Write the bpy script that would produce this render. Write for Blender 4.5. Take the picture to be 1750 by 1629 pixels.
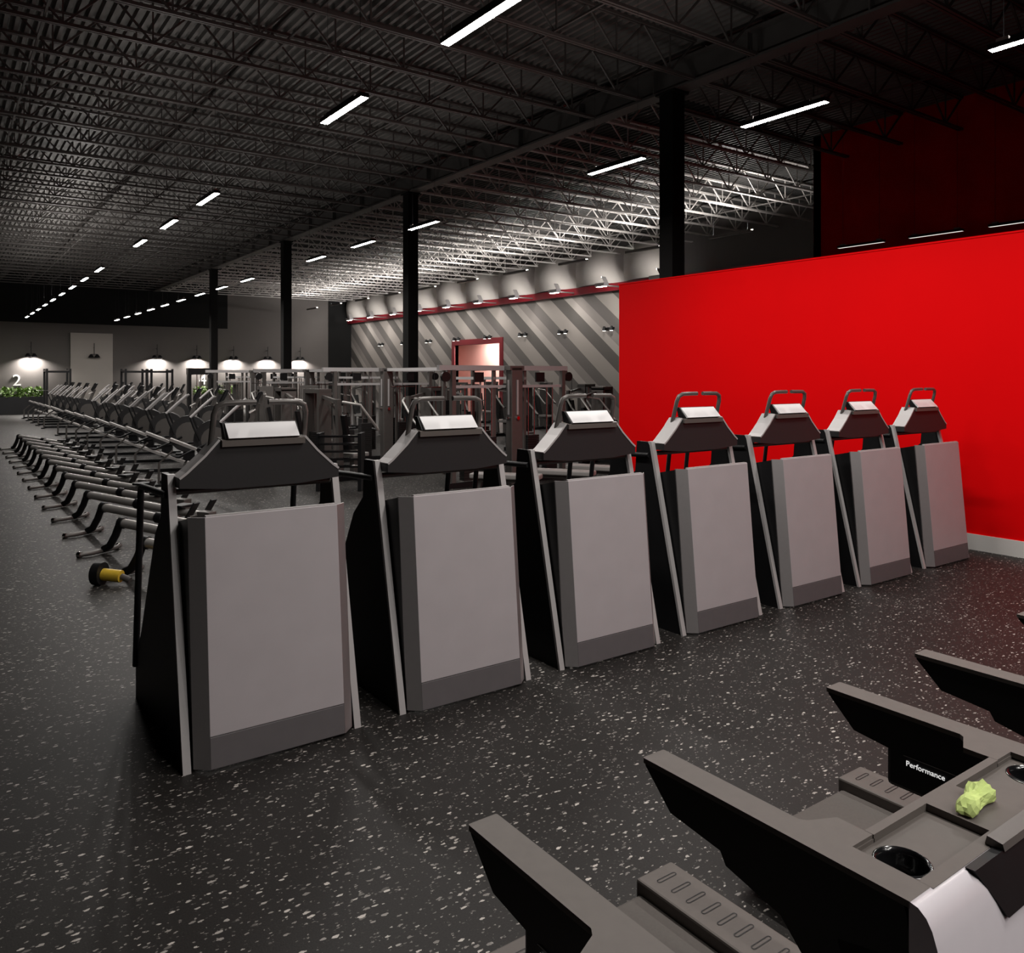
import bpy, math, random
from mathutils import Vector, Matrix

random.seed(7)
S = bpy.context.scene
COL = S.collection
for o in list(bpy.data.objects):
    bpy.data.objects.remove(o, do_unlink=True)

# ------------------------------------------------------------------ camera, world, exposure
CAM_H = 2.0
cam_d = bpy.data.cameras.new('camera')
cam_d.sensor_fit = 'HORIZONTAL'
cam_d.sensor_width = 36.0
cam_d.lens = 1376.0 / 1750.0 * 36.0
cam_d.shift_y = -(814.5 - 642.0) / 1750.0
cam_d.clip_start = 0.05
cam_d.clip_end = 200
cam = bpy.data.objects.new('camera', cam_d)
COL.objects.link(cam)
cam.location = (0, 0, CAM_H)
cam.rotation_euler = (math.radians(90), 0, math.radians(-35.54))
S.camera = cam

W = bpy.data.worlds.new('world')
S.world = W
W.use_nodes = True
W.node_tree.nodes['Background'].inputs[0].default_value = (0.9, 0.95, 1.0, 1)
W.node_tree.nodes['Background'].inputs[1].default_value = 0.02

S.view_settings.view_transform = 'Standard'
S.view_settings.look = 'None'
S.view_settings.gamma = 1.0
S.view_settings.use_curve_mapping = False
S.view_settings.exposure = 0.25
S.cycles.max_bounces = 5
S.cycles.diffuse_bounces = 3
S.cycles.glossy_bounces = 3
S.cycles.caustics_reflective = False
S.cycles.caustics_refractive = False

LAMP_E = 190.0       # ceiling lamp tubes
SCONCE_E = 1300.0     # small wall lamps on the far wall
UPLIGHT_E = 290.0    # up-lights along the red ledge
DOORLAMP_E = 50.0

# ------------------------------------------------------------------ helpers
class MB:
    def __init__(s):
        s.v, s.f, s.sm = [], [], []
        s.keep = False
    def add(s, vs, fs, smooth=False):
        b = len(s.v)
        s.v += [tuple(p) for p in vs]
        s.f += [tuple(i + b for i in f) for f in fs]
        s.sm += [smooth] * len(fs)
        return s
    def box(s, x0, x1, y0, y1, z0, z1):
        return s.add([(x0,y0,z0),(x1,y0,z0),(x1,y1,z0),(x0,y1,z0),(x0,y0,z1),(x1,y0,z1),(x1,y1,z1),(x0,y1,z1)],
                     [(0,3,2,1),(4,5,6,7),(0,1,5,4),(1,2,6,5),(2,3,7,6),(3,0,4,7)])
    def down(s, x0, x1, y0, y1, z):
        s.keep = True
        return s.add([(x0,y0,z),(x1,y0,z),(x1,y1,z),(x0,y1,z)], [(0,3,2,1)])
    def up(s, x0, x1, y0, y1, z):
        s.keep = True
        return s.add([(x0,y0,z),(x1,y0,z),(x1,y1,z),(x0,y1,z)], [(0,1,2,3)])
    def cbox(s, c, sx, sy, sz):
        return s.box(c[0]-sx/2, c[0]+sx/2, c[1]-sy/2, c[1]+sy/2, c[2]-sz/2, c[2]+sz/2)
    def bar(s, p0, p1, w, h, up=(0,0,1)):
        p0, p1 = Vector(p0), Vector(p1)
        d = (p1-p0).normalized(); up = Vector(up)
        if abs(d.dot(up)) > 0.98: up = Vector((0,1,0)) if abs(d.y) < 0.9 else Vector((1,0,0))
        a = d.cross(up).normalized()*(w/2); b = a.cross(d).normalized()*(h/2)
        vs = [p0-a-b, p0+a-b, p0+a+b, p0-a+b, p1-a-b, p1+a-b, p1+a+b, p1-a+b]
        return s.add(vs, [(0,3,2,1),(4,5,6,7),(0,1,5,4),(1,2,6,5),(2,3,7,6),(3,0,4,7)])
    def cyl(s, p0, p1, r, n=12, r2=None, caps=True):
        p0, p1 = Vector(p0), Vector(p1); r2 = r if r2 is None else r2
        d = (p1-p0).normalized()
        up = Vector((0,0,1)) if abs(d.z) < 0.95 else Vector((1,0,0))
        a = d.cross(up).normalized(); b = d.cross(a)
        vs = []
        for p, rr in ((p0, r), (p1, r2)):
            for i in range(n):
                t = 2*math.pi*i/n
                vs.append(p + a*(rr*math.cos(t)) + b*(rr*math.sin(t)))
        s.add(vs, [(i, (i+1)%n, n+(i+1)%n, n+i) for i in range(n)], True)
        if caps:
            s.add(vs[:n], [tuple(range(n-1,-1,-1))]); s.add(vs[n:], [tuple(range(n))])
        return s
    def tube(s, pts, r, n=8):
        pts = [Vector(p) for p in pts]
        rings = []; prev = None
        for i, p in enumerate(pts):
            if i == 0: d = pts[1]-p
            elif i == len(pts)-1: d = p-pts[-2]
            else: d = (pts[i+1]-p).normalized() + (p-pts[i-1]).normalized()
            d.normalize()
            if prev is None:
                up = Vector((0,0,1)) if abs(d.z) < 0.95 else Vector((1,0,0))
                a = d.cross(up).normalized()
            else:
                a = (prev - d*prev.dot(d)).normalized()
            prev = a; b = d.cross(a)
            rings.append([p + a*(r*math.cos(2*math.pi*k/n)) + b*(r*math.sin(2*math.pi*k/n)) for k in range(n)])
        vs = [q for ring in rings for q in ring]
        fs = []
        for i in range(len(rings)-1):
            for k in range(n):
                fs.append((i*n+k, i*n+(k+1)%n, (i+1)*n+(k+1)%n, (i+1)*n+k))
        s.add(vs, fs, True)
        s.add(rings[0], [tuple(range(n-1,-1,-1))]); s.add(rings[-1], [tuple(range(n))])
        return s
    def prism(s, poly, axis, a0, a1, smooth=False):
        # poly 2D extruded along an axis ('x': poly=(y,z), 'y': (x,z), 'z': (x,y))
        def P(q, t):
            return {'x': (t,q[0],q[1]), 'y': (q[0],t,q[1]), 'z': (q[0],q[1],t)}[axis]
        n = len(poly)
        vs = [P(q,a0) for q in poly] + [P(q,a1) for q in poly]
        s.add(vs, [(i,(i+1)%n,n+(i+1)%n,n+i) for i in range(n)], smooth)
        s.add(vs[:n], [tuple(range(n-1,-1,-1))]); s.add(vs[n:], [tuple(range(n))])
        return s
    def mesh(s, name):
        me = bpy.data.meshes.new(name)
        me.from_pydata(s.v, [], s.f)
        me.polygons.foreach_set('use_smooth', s.sm)
        import bmesh
        if not s.keep:
            bm = bmesh.new(); bm.from_mesh(me)
            bmesh.ops.recalc_face_normals(bm, faces=bm.faces)
            bm.to_mesh(me); bm.free()
        return me
    def build(s, name, mat, parent=None, label=None, bevel=0.0):
        me = s.mesh(name)
        me.materials.append(mat)
        o = bpy.data.objects.new(name, me)
        COL.objects.link(o)
        if parent is not None: o.parent = parent
        if label: o['label'] = label
        if bevel:
            m = o.modifiers.new('bevel', 'BEVEL'); m.width = bevel; m.segments = 2; m.limit_method = 'ANGLE'
        return o

def tag(o, label, cat, group=None):
    o['label'] = label; o['category'] = cat
    if group: o['group'] = group
    return o

def struct(o):
    o['kind'] = 'structure'
    return o

def thing(name, loc, label, cat, group=None, rz=0.0):
    o = bpy.data.objects.new(name, None)
    o.empty_display_size = 0.1
    COL.objects.link(o)
    o.location = loc; o.rotation_euler = (0, 0, rz)
    return tag(o, label, cat, group)

def copy_tree(o, parent=None):
    c = o.copy()
    COL.objects.link(c)
    if parent is not None: c.parent = parent
    for ch in list(o.children):
        copy_tree(ch, c)
    return c

ORD = ['first','second','third','fourth','fifth','sixth','seventh','eighth','ninth','tenth','eleventh','twelfth',
       'thirteenth','fourteenth','fifteenth','sixteenth','seventeenth','eighteenth','nineteenth','twentieth',
       'twenty-first','twenty-second','twenty-third','twenty-fourth','twenty-fifth']

# ------------------------------------------------------------------ materials
def mat(name, col, rough=0.5, metal=0.0, spec=0.5, noise=0.0, nscale=20.0, coat=0.0):
    m = bpy.data.materials.new(name)
    m.use_nodes = True
    nt = m.node_tree
    b = nt.nodes['Principled BSDF']
    b.inputs['Roughness'].default_value = rough
    b.inputs['Metallic'].default_value = metal
    b.inputs['Specular IOR Level'].default_value = spec
    b.inputs['Base Color'].default_value = (*col, 1)
    if noise > 0:
        tc = nt.nodes.new('ShaderNodeTexCoord')
        n = nt.nodes.new('ShaderNodeTexNoise'); n.inputs['Scale'].default_value = nscale; n.inputs['Detail'].default_value = 4
        mx = nt.nodes.new('ShaderNodeMix'); mx.data_type = 'RGBA'
        mx.inputs[6].default_value = (*[c*(1-noise) for c in col], 1)
        mx.inputs[7].default_value = (*[min(1, c*(1+noise)) for c in col], 1)
        nt.links.new(tc.outputs['Object'], n.inputs['Vector'])
        nt.links.new(n.outputs['Fac'], mx.inputs[0])
        nt.links.new(mx.outputs[2], b.inputs['Base Color'])
    return m

def emis(name, col, strength):
    m = bpy.data.materials.new(name)
    m.use_nodes = True
    nt = m.node_tree
    nt.nodes.remove(nt.nodes['Principled BSDF'])
    e = nt.nodes.new('ShaderNodeEmission')
    e.inputs[0].default_value = (*col, 1); e.inputs[1].default_value = strength
    nt.links.new(e.outputs[0], nt.nodes['Material Output'].inputs[0])
    return m

M = {}
M['black'] = mat('black_plastic', (0.010, 0.010, 0.011), 0.45, spec=0.3, noise=0.2)
M['black_gloss'] = mat('glossy_black_plastic', (0.008, 0.008, 0.009), 0.15)
M['dark'] = mat('charcoal_plastic', (0.028, 0.027, 0.028), 0.5, spec=0.35, noise=0.12, nscale=60)
M['tread_top'] = mat('warm_charcoal_moulding', (0.128, 0.112, 0.102), 0.55, spec=0.35, noise=0.10, nscale=35)
M['belt'] = mat('treadmill_belt_rubber', (0.118, 0.105, 0.097), 0.7, spec=0.25, noise=0.12, nscale=90)
M['panel'] = mat('grey_composite_panel', (0.50, 0.467, 0.485), 0.5, spec=0.35, noise=0.07, nscale=5)
M['bevel'] = mat('gunmetal_bevel_finish', (0.48, 0.455, 0.46), 0.40, metal=0.75, noise=0.04, nscale=30)
M['kick'] = mat('slate_kick_panel', (0.145, 0.136, 0.142), 0.5, spec=0.3, noise=0.08, nscale=12)
M['silver'] = mat('brushed_silver', (0.50, 0.48, 0.46), 0.36, metal=0.35, noise=0.06, nscale=80)
M['silver_paint'] = mat('silver_paint', (0.42, 0.40, 0.42), 0.38, metal=0.25, noise=0.04, nscale=40)
M['cover'] = mat('pale_silver_cover_paint', (0.74, 0.70, 0.745), 0.35, metal=0.1, noise=0.03, nscale=30)
M['ledge_wall'] = mat('charcoal_grey_wall_paint', (0.11, 0.102, 0.097), 0.8, spec=0.2, noise=0.08, nscale=0.8)
M['back_wall'] = mat('warm_grey_wall_paint', (0.135, 0.124, 0.118), 0.8, spec=0.2, noise=0.06, nscale=0.8)
M['chrome'] = mat('polished_chrome', (0.72, 0.71, 0.70), 0.18, metal=1.0, noise=0.04, nscale=60)
M['white'] = mat('white_plate', (0.93, 0.93, 0.94), 0.3, noise=0.02, nscale=10)
M['pad'] = mat('grey_vinyl_pad', (0.30, 0.285, 0.275), 0.5, noise=0.1, nscale=15)
M['edge'] = mat('pale_grey_edge_paint', (0.50, 0.48, 0.48), 0.45, noise=0.04, nscale=30)
M['frame'] = mat('gunmetal_frame_paint', (0.125, 0.115, 0.108), 0.38, metal=0.2, noise=0.1, nscale=12)
M['steel'] = mat('dark_painted_steel', (0.105, 0.097, 0.092), 0.45, metal=0.1, noise=0.2, nscale=6)
M['girder'] = mat('painted_girder_steel', (0.10, 0.094, 0.09), 0.55, noise=0.2, nscale=3)
M['column'] = mat('black_column_paint', (0.005, 0.0048, 0.0045), 0.7, spec=0.2, noise=0.2, nscale=4)
M['pale_steel'] = mat('pale_joist_steel', (0.50, 0.475, 0.455), 0.5, noise=0.12, nscale=6)  # paler tone for the joists of the striped wall bay
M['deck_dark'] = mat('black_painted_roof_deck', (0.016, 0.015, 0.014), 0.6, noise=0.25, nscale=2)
M['deck'] = mat('galvanised_roof_deck', (0.19, 0.182, 0.174), 0.55, metal=0.2, noise=0.25, nscale=2)
M['red'] = mat('red_wall_paint', (0.92, 0.0022, 0.004), 0.6, spec=0.04, noise=0.04, nscale=1.5)
M['red_trim'] = mat('red_ledge_paint', (0.15, 0.004, 0.010), 0.5, noise=0.1, nscale=3)
M['grey_wall'] = mat('grey_wall_paint', (0.20, 0.185, 0.175), 0.8, spec=0.2, noise=0.08, nscale=0.8)
M['panel_wall'] = mat('beige_wall_panel', (0.42, 0.39, 0.36), 0.8, spec=0.2, noise=0.05, nscale=0.8)
M['dark_wall'] = mat('black_wall_paint', (0.010, 0.010, 0.010), 0.8, spec=0.15, noise=0.2, nscale=1.0)
M['barrel'] = mat('plaster_barrel', (0.34, 0.32, 0.30), 0.7, spec=0.2, noise=0.05, nscale=2)
M['baseboard'] = mat('white_baseboard', (0.80, 0.78, 0.75), 0.5, noise=0.03, nscale=4)
M['planter'] = mat('black_planter', (0.012, 0.012, 0.014), 0.5, noise=0.2, nscale=5)
M['yellow'] = mat('yellow_plastic', (0.75, 0.50, 0.05), 0.4, noise=0.15, nscale=25)
M['green_cloth'] = mat('lime_green_cloth', (0.60, 0.74, 0.26), 0.8, spec=0.2, noise=0.3, nscale=40)
M['leaf'] = mat('green_leaf', (0.11, 0.20, 0.03), 0.6, noise=0.5, nscale=4)
M['plate_iron'] = mat('cast_iron_plates', (0.022, 0.020, 0.020), 0.5, metal=0.3, noise=0.2, nscale=20)
M['sign_white'] = mat('white_lettering', (0.85, 0.85, 0.85), 0.5, noise=0.02, nscale=10)
M['salmon'] = mat('salmon_wall', (0.80, 0.45, 0.40), 0.7, noise=0.05, nscale=2)
M['lamp'] = emis('lamp_tube_light', (1.0, 0.95, 0.90), LAMP_E)
M['sconce'] = emis('wall_lamp_light', (1.0, 0.94, 0.88), SCONCE_E)
M['uplight'] = emis('up_light_glass', (1.0, 0.95, 0.90), UPLIGHT_E)
M['doorlamp'] = emis('passage_lamp_light', (1.0, 0.90, 0.84), DOORLAMP_E)
M['lamp_dim'] = emis('dimmed_lamp_light', (1.0, 0.93, 0.87), 0.75)
M['lamp_up'] = emis('added_up_glow', (1.0, 0.95, 0.90), 62.0)  # upward glow added to the lamps to brighten the roof deck
M['lamp_up_far'] = emis('added_strong_up_glow', (1.0, 0.95, 0.90), 330.0)
M['truss_light'] = emis('truss_uplight_glass', (1.0, 0.95, 0.90), 300.0)
M['washer'] = emis('wall_washer_glass', (1.0, 0.94, 0.88), 270.0)
M['lettering'] = emis('glowing_lettering', (1.0, 0.98, 0.96), 0.65)
for q in ('lamp', 'lamp_up', 'lamp_up_far', 'truss_light', 'washer', 'sconce', 'uplight', 'doorlamp'):
    M[q].cycles.emission_sampling = 'FRONT'
M['glint'] = emis('small_bulb', (1.0, 0.95, 0.9), 3.0)

def floor_material():
    m = bpy.data.materials.new('speckled_rubber_floor')
    m.use_nodes = True
    nt = m.node_tree; L = nt.links
    b = nt.nodes['Principled BSDF']
    tc = nt.nodes.new('ShaderNodeTexCoord')
    def math_(op, a, v):
        n = nt.nodes.new('ShaderNodeMath'); n.operation = op
        L.new(a, n.inputs[0])
        if hasattr(v, 'is_linked'): L.new(v, n.inputs[1])
        else: n.inputs[1].default_value = v
        return n.outputs[0]
    def layer(scale, rot, stretch, keep, size):
        mp = nt.nodes.new('ShaderNodeMapping')
        mp.inputs['Rotation'].default_value = (0, 0, rot)
        mp.inputs['Scale'].default_value = (1, stretch, 1)
        L.new(tc.outputs['Object'], mp.inputs['Vector'])
        # wobble so the flakes have ragged outlines
        ns = nt.nodes.new('ShaderNodeTexNoise'); ns.inputs['Scale'].default_value = scale*2.2; ns.inputs['Detail'].default_value = 1
        L.new(mp.outputs[0], ns.inputs['Vector'])
        mixv = nt.nodes.new('ShaderNodeMix'); mixv.data_type = 'VECTOR'
        mixv.inputs[0].default_value = 0.02
        L.new(mp.outputs[0], mixv.inputs[4]); L.new(ns.outputs['Color'], mixv.inputs[5])
        vo = nt.nodes.new('ShaderNodeTexVoronoi'); vo.voronoi_dimensions = '2D'; vo.inputs['Scale'].default_value = scale
        L.new(mixv.outputs[1], vo.inputs['Vector'])
        sep = nt.nodes.new('ShaderNodeSeparateColor')
        L.new(vo.outputs['Color'], sep.inputs[0])
        pick = math_('GREATER_THAN', sep.outputs[0], 1-keep)
        th = math_('MULTIPLY', sep.outputs[1], size)
        near = nt.nodes.new('ShaderNodeMath'); near.operation = 'LESS_THAN'
        L.new(vo.outputs['Distance'], near.inputs[0]); L.new(th, near.inputs[1])
        on = math_('MULTIPLY', pick, near.outputs[0])
        return math_('MULTIPLY', on, sep.outputs[2])
    a = layer(30, 0.5, 2.0, 0.10, 0.46)
    c = layer(30, -0.9, 2.1, 0.085, 0.44)
    d = layer(75, 0.2, 1.5, 0.16, 0.45)
    d2 = math_('MULTIPLY', d, 0.55)
    mx = nt.nodes.new('ShaderNodeMath'); mx.operation = 'MAXIMUM'
    L.new(a, mx.inputs[0]); L.new(c, mx.inputs[1])
    mx2 = nt.nodes.new('ShaderNodeMath'); mx2.operation = 'MAXIMUM'
    L.new(mx.outputs[0], mx2.inputs[0]); L.new(d2, mx2.inputs[1])
    # granular base tone
    gn = nt.nodes.new('ShaderNodeTexNoise'); gn.inputs['Scale'].default_value = 140; gn.inputs['Detail'].default_value = 3
    L.new(tc.outputs['Object'], gn.inputs['Vector'])
    gr = nt.nodes.new('ShaderNodeMix'); gr.data_type = 'RGBA'
    gr.inputs[6].default_value = (0.008, 0.0076, 0.0072, 1); gr.inputs[7].default_value = (0.034, 0.031, 0.029, 1)
    L.new(gn.outputs['Fac'], gr.inputs[0])
    fin = nt.nodes.new('ShaderNodeMix'); fin.data_type = 'RGBA'
    L.new(mx2.outputs[0], fin.inputs[0])
    L.new(gr.outputs[2], fin.inputs[6]); fin.inputs[7].default_value = (0.62, 0.58, 0.54, 1)
    L.new(fin.outputs[2], b.inputs['Base Color'])
    b.inputs['Roughness'].default_value = 0.52
    b.inputs['Specular IOR Level'].default_value = 0.22
    bp = nt.nodes.new('ShaderNodeBump'); bp.inputs['Strength'].default_value = 0.15; bp.inputs['Distance'].default_value = 0.003
    L.new(gn.outputs['Fac'], bp.inputs['Height']); L.new(bp.outputs[0], b.inputs['Normal'])
    return m
M['floor'] = floor_material()

def stripe_material():
    m = bpy.data.materials.new('diagonal_striped_wall_paint')
    m.use_nodes = True
    nt = m.node_tree; L = nt.links
    b = nt.nodes['Principled BSDF']
    tc = nt.nodes.new('ShaderNodeTexCoord')
    sp = nt.nodes.new('ShaderNodeSeparateXYZ'); L.new(tc.outputs['Object'], sp.inputs[0])
    k = nt.nodes.new('ShaderNodeMath'); k.operation = 'MULTIPLY'; L.new(sp.outputs['Z'], k.inputs[0]); k.inputs[1].default_value = 1.35
    s = nt.nodes.new('ShaderNodeMath'); s.operation = 'SUBTRACT'; L.new(sp.outputs['Y'], s.inputs[0]); L.new(k.outputs[0], s.inputs[1])
    dv = nt.nodes.new('ShaderNodeMath'); dv.operation = 'DIVIDE'; L.new(s.outputs[0], dv.inputs[0]); dv.inputs[1].default_value = 4.06
    fr = nt.nodes.new('ShaderNodeMath'); fr.operation = 'FRACT'; L.new(dv.outputs[0], fr.inputs[0])
    cr = nt.nodes.new('ShaderNodeValToRGB'); cr.color_ramp.interpolation = 'CONSTANT'
    e = cr.color_ramp.elements
    e[0].position = 0.0; e[0].color = (0.085, 0.078, 0.072, 1)
    e[1].position = 0.22; e[1].color = (0.27, 0.245, 0.225, 1)
    for p, c in ((0.50, (0.11, 0.10, 0.094, 1)), (0.70, (0.20, 0.182, 0.17, 1)), (0.86, (0.30, 0.275, 0.255, 1))):
        q = e.new(p); q.color = c
    L.new(fr.outputs[0], cr.inputs[0]); L.new(cr.outputs[0], b.inputs['Base Color'])
    b.inputs['Roughness'].default_value = 0.75
    return m
M['stripe'] = stripe_material()

# ------------------------------------------------------------------ room shell
X0, X1, Y0, Y1 = -5.0, 22.5, -6.0, 50.0
Z_JB, Z_DECK = 6.88, 7.55       # joist underside, roof deck underside
XR, YR_END, ZR = 9.7, 10.36, 3.58
XU, YU_END = 16.6, 11.17

fl = MB().box(X0-0.3, X1+3.0, Y0-0.3, Y1+0.3, -0.2, 0.0)
floor = struct(fl.build('floor', M['floor']))

# ribbed roof deck: galvanised over the main hall, black over the striped wall bay
def deck_mesh(mb, xa, xb, ya, yb):
    x = xa
    prof = []
    while x < xb - 0.01:
        prof += [(x, Z_DECK), (x+0.05, Z_DECK), (x+0.07, Z_DECK+0.065), (x+0.13, Z_DECK+0.065)]
        x += 0.15
    prof.append((min(x, xb), Z_DECK))
    n = len(prof)
    vs = [(p[0], ya, p[1]) for p in prof] + [(p[0], yb, p[1]) for p in prof]
    mb.add(vs, [(i, i+1, n+i+1, n+i) for i in range(n-1)])
    mb.box(xa, xb, ya, yb, Z_DECK+0.07, Z_DECK+0.15)
    return mb
XG = 10.3
mb = deck_mesh(MB(), X0-0.3, XG, Y0-0.3, Y1+0.3)
deck_mesh(mb, XG, X1+0.35, Y0-0.3, YU_END)
ceiling = struct(mb.build('ceiling', M['deck']))
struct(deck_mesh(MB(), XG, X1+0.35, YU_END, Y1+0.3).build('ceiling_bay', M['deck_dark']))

def joist_mesh(xa, xb, name):
    mb = MB()
    for s in (-1, 1):
        mb.box(xa, xb, s*0.028-0.018, s*0.028+0.018, Z_JB, Z_JB+0.045)
        mb.box(xa, xb, s*0.028-0.018, s*0.028+0.018, Z_DECK-0.045, Z_DECK)
    nseg = max(2, int(round((xb-xa)/1.2)))
    st = (xb-xa)/nseg
    zb, zt = Z_JB+0.03, Z_DECK-0.03
    for i in range(nseg):
        a = xa + i*st
        mb.bar((a, 0, zt), (a+st/2, 0, zb), 0.028, 0.028)
        mb.bar((a+st/2, 0, zb), (a+st, 0, zt), 0.028, 0.028)
        mb.bar((a+st/2, 0, zb), (a+st/2, 0, zt), 0.022, 0.022)
    return mb.mesh(name)

jl = joist_mesh(X0, XG-0.1, 'joist'); jl.materials.append(M['steel'])
jrs = joist_mesh(XG+0.1, XU, 'joist'); jrs.materials.append(M['steel'])
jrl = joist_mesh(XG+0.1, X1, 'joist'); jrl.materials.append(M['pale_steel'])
y = 7.85 - 1.23*9
while y < Y1 - 0.3:
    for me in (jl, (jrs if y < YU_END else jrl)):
        j = bpy.data.objects.new('joist', me)
        COL.objects.link(j); j.location = (0, y, 0); j.parent = ceiling
    y += 1.23
# cross bridging rods between the joists
for bx in (1.2, 4.2, 7.2, 13.4, 19.4):
    ya, yb = (YU_END+0.2, Y1-0.2) if bx > XU else (-3, Y1-0.2)
    MB().bar((bx, ya, Z_JB+0.06), (bx, yb, Z_JB+0.06), 0.03, 0.03).build('bridging_rod', M['steel'], ceiling)

# main girder on the column line
mb = MB()
mb.box(XG-0.14, XG+0.14, -5.5, Y1-0.1, Z_JB-0.02, Z_JB+0.02)
mb.box(XG-0.14, XG+0.14, -5.5, Y1-0.1, Z_JB+0.42, Z_JB+0.46)
mb.box(XG-0.015, XG+0.015, -5.5, Y1-0.1, Z_JB+0.02, Z_JB+0.42)
g = thing('roof_girder', (0,0,0), 'deep dark steel girder running over the column tops', 'beam')
mb.build('girder_beam', M['girder'], g)
for k in range(24):
    yy = 2.0 + k*2.0
    MB().box(XG-0.13, XG+0.13, yy-0.01, yy+0.01, Z_JB+0.02, Z_JB+0.42).build('stiffener', M['girder'], g)

for k, yy in enumerate((9.68, 19.08, 28.5, 37.9)):
    c = thing('steel_column', (XG, yy, 0), [
        'black square column rising behind the red wall, nearest of the row',
        'black column second in the row, left of the lit doorway',
        'black column third in the row, standing before the far wall lamps',
        'black column farthest left of the row, above the cable machines'][k], 'column', 'black columns under the girder')
    MB().box(-0.15, 0.15, -0.15, 0.15, 0, Z_JB-0.02).build('shaft', M['column'], c)
    MB().box(-0.2, 0.2, -0.2, 0.2, 0, 0.03).build('base_plate', M['column'], c)
    MB().box(-0.18, 0.18, -0.22, 0.22, Z_JB-0.06, Z_JB-0.02).build('cap_plate', M['column'], c)

# red partition, 3.6 m tall, and the taller dark red wall behind it
wr = struct(MB().box(XR, XR+0.18, Y0, YR_END, 0, ZR).build('wall_right', M['red']))
struct(MB().box(XR+0.18, XU, YR_END-0.18, YR_END, 0, ZR).build('wall_return', M['red']))
struct(MB().box(XU, XU+0.25, Y0, YU_END, 0, Z_DECK+0.05).build('wall_upper_right', M['red']))
struct(MB().box(XU, X1+0.2, YU_END-0.2, YU_END, 0, Z_DECK+0.05).build('wall_recess', M['grey_wall']))
struct(MB().box(XR-0.025, XR, Y0, YR_END, 0, 0.18).build('baseboard_right', M['baseboard']))
struct(MB().box(XR-0.012, XR+0.19, Y0, YR_END+0.012, ZR, ZR+0.02).build('trim_1', M['red']))

# far wall (lamps), left wall, wall behind the viewpoint
wb = struct(MB().box(X0, X1+0.2, Y1, Y1+0.2, 0, Z_DECK+0.05).build('wall_back', M['back_wall']))
MB().box(X0, 14.4, Y1-0.06, Y1, 4.85, Z_DECK+0.05).build('upper_band', M['dark_wall'], wb)
MB().box(5.95, 8.05, Y1-0.12, Y1, 0.0, 4.35).build('wall_panel', M['panel_wall'], wb)
MB().box(20.9, X1, Y1-0.05, Y1, 0.0, Z_DECK-0.6).build('dark_panel', M['dark_wall'], wb)
struct(MB().box(X0, 20.9, Y1-0.03, Y1, 0, 0.15).build('baseboard_back', M['baseboard']))
struct(MB().box(X0-0.2, X0, Y0, Y1, 0, Z_DECK+0.05).build('wall_left', M['dark_wall']))
struct(MB().box(X0, X1, Y0-0.2, Y0, 0, Z_DECK+0.05).build('wall_front', M['dark_wall']))

# striped side wall with ledge, barrels and lit doorway
ZL = 5.6
DY0, DY1, DZ = 32.5, 36.7, 3.6
mb = MB()
mb.box(X1, X1+0.2, YU_END, DY0, 0, ZL)
mb.box(X1, X1+0.2, DY1, Y1, 0, ZL)
mb.box(X1, X1+0.2, DY0, DY1, DZ, ZL)
ws = struct(mb.build('wall_striped', M['stripe']))
wu = struct(MB().box(X1, X1+0.2, YU_END, Y1, ZL, Z_DECK+0.05).build('wall_striped_upper', M['ledge_wall']))
struct(MB().box(X1-0.28, X1, YU_END, Y1-0.05, ZL-0.16, ZL+0.14).build('trim_2', M['red_trim']))
BP = 2.95
by = 47.3 + 2.95
k = 0
barrel_edges = []
while by > 15:
    # right-hand edge of the barrel at by-? ; convex in plan and in height
    y_r = by - BP*1.0
    y_l = by
    N, K = 14, 8
    vs = []
    for i in range(N+1):
        s_ = i/N
        for j in range(K+1):
            h = j/K
            yy = y_r + (y_l-y_r)*s_
            bulge = 0.75*math.sin(math.pi*min(1, s_*0.97+0.015))**0.8 * (0.62+0.38*math.sin(math.pi*(h*0.85+0.1)))
            vs.append((X1 - bulge, yy, ZL+0.14 + (Z_JB+0.25-ZL-0.14)*h))
    fs = []
    for i in range(N):
        for j in range(K):
            a = i*(K+1)+j
            fs.append((a, a+1, a+K+2, a+K+1))
    mb = MB().add(vs, fs, True)
    if y_r > 19.5:
        mb.build('barrel_panel', M['barrel'], wu)
        barrel_edges.append(y_r)
    by -= BP

# lit doorway in the striped wall
d = struct(MB().box(X1-0.06, X1+0.2, DY0-0.28, DY0, 0, DZ+0.28).box(X1-0.06, X1+0.2, DY1, DY1+0.28, 0, DZ+0.28)
           .box(X1-0.06, X1+0.2, DY0, DY1, DZ, DZ+0.28).build('door_1', M['red_trim']))
MB().box(X1+1.8, X1+1.9, DY0-0.6, DY1+2.6, 0, DZ+0.4).build('passage_wall', M['salmon'], d)
MB().box(X1+0.2, X1+1.8, DY0-0.7, DY0-0.6, 0, DZ+0.4).box(X1+0.2, X1+1.8, DY1+2.6, DY1+2.7, 0, DZ+0.4).build('passage_side', M['salmon'], d)
MB().box(X1+0.2, X1+1.9, DY0-0.7, DY1+2.7, DZ+0.4, DZ+0.5).build('passage_ceiling', M['baseboard'], d)
pl = thing('passage_lamp', (X1+1.0, (DY0+DY1)/2, DZ+0.4), 'lamp bar glowing inside the red framed doorway', 'lamp')
MB().down(-0.25, 0.25, -1.6, 1.6, -0.03).build('diffuser', M['doorlamp'], pl)
MB().box(-0.27, 0.27, -1.62, 1.62, -0.02, 0.0).build('housing', M['baseboard'], pl)

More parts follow.
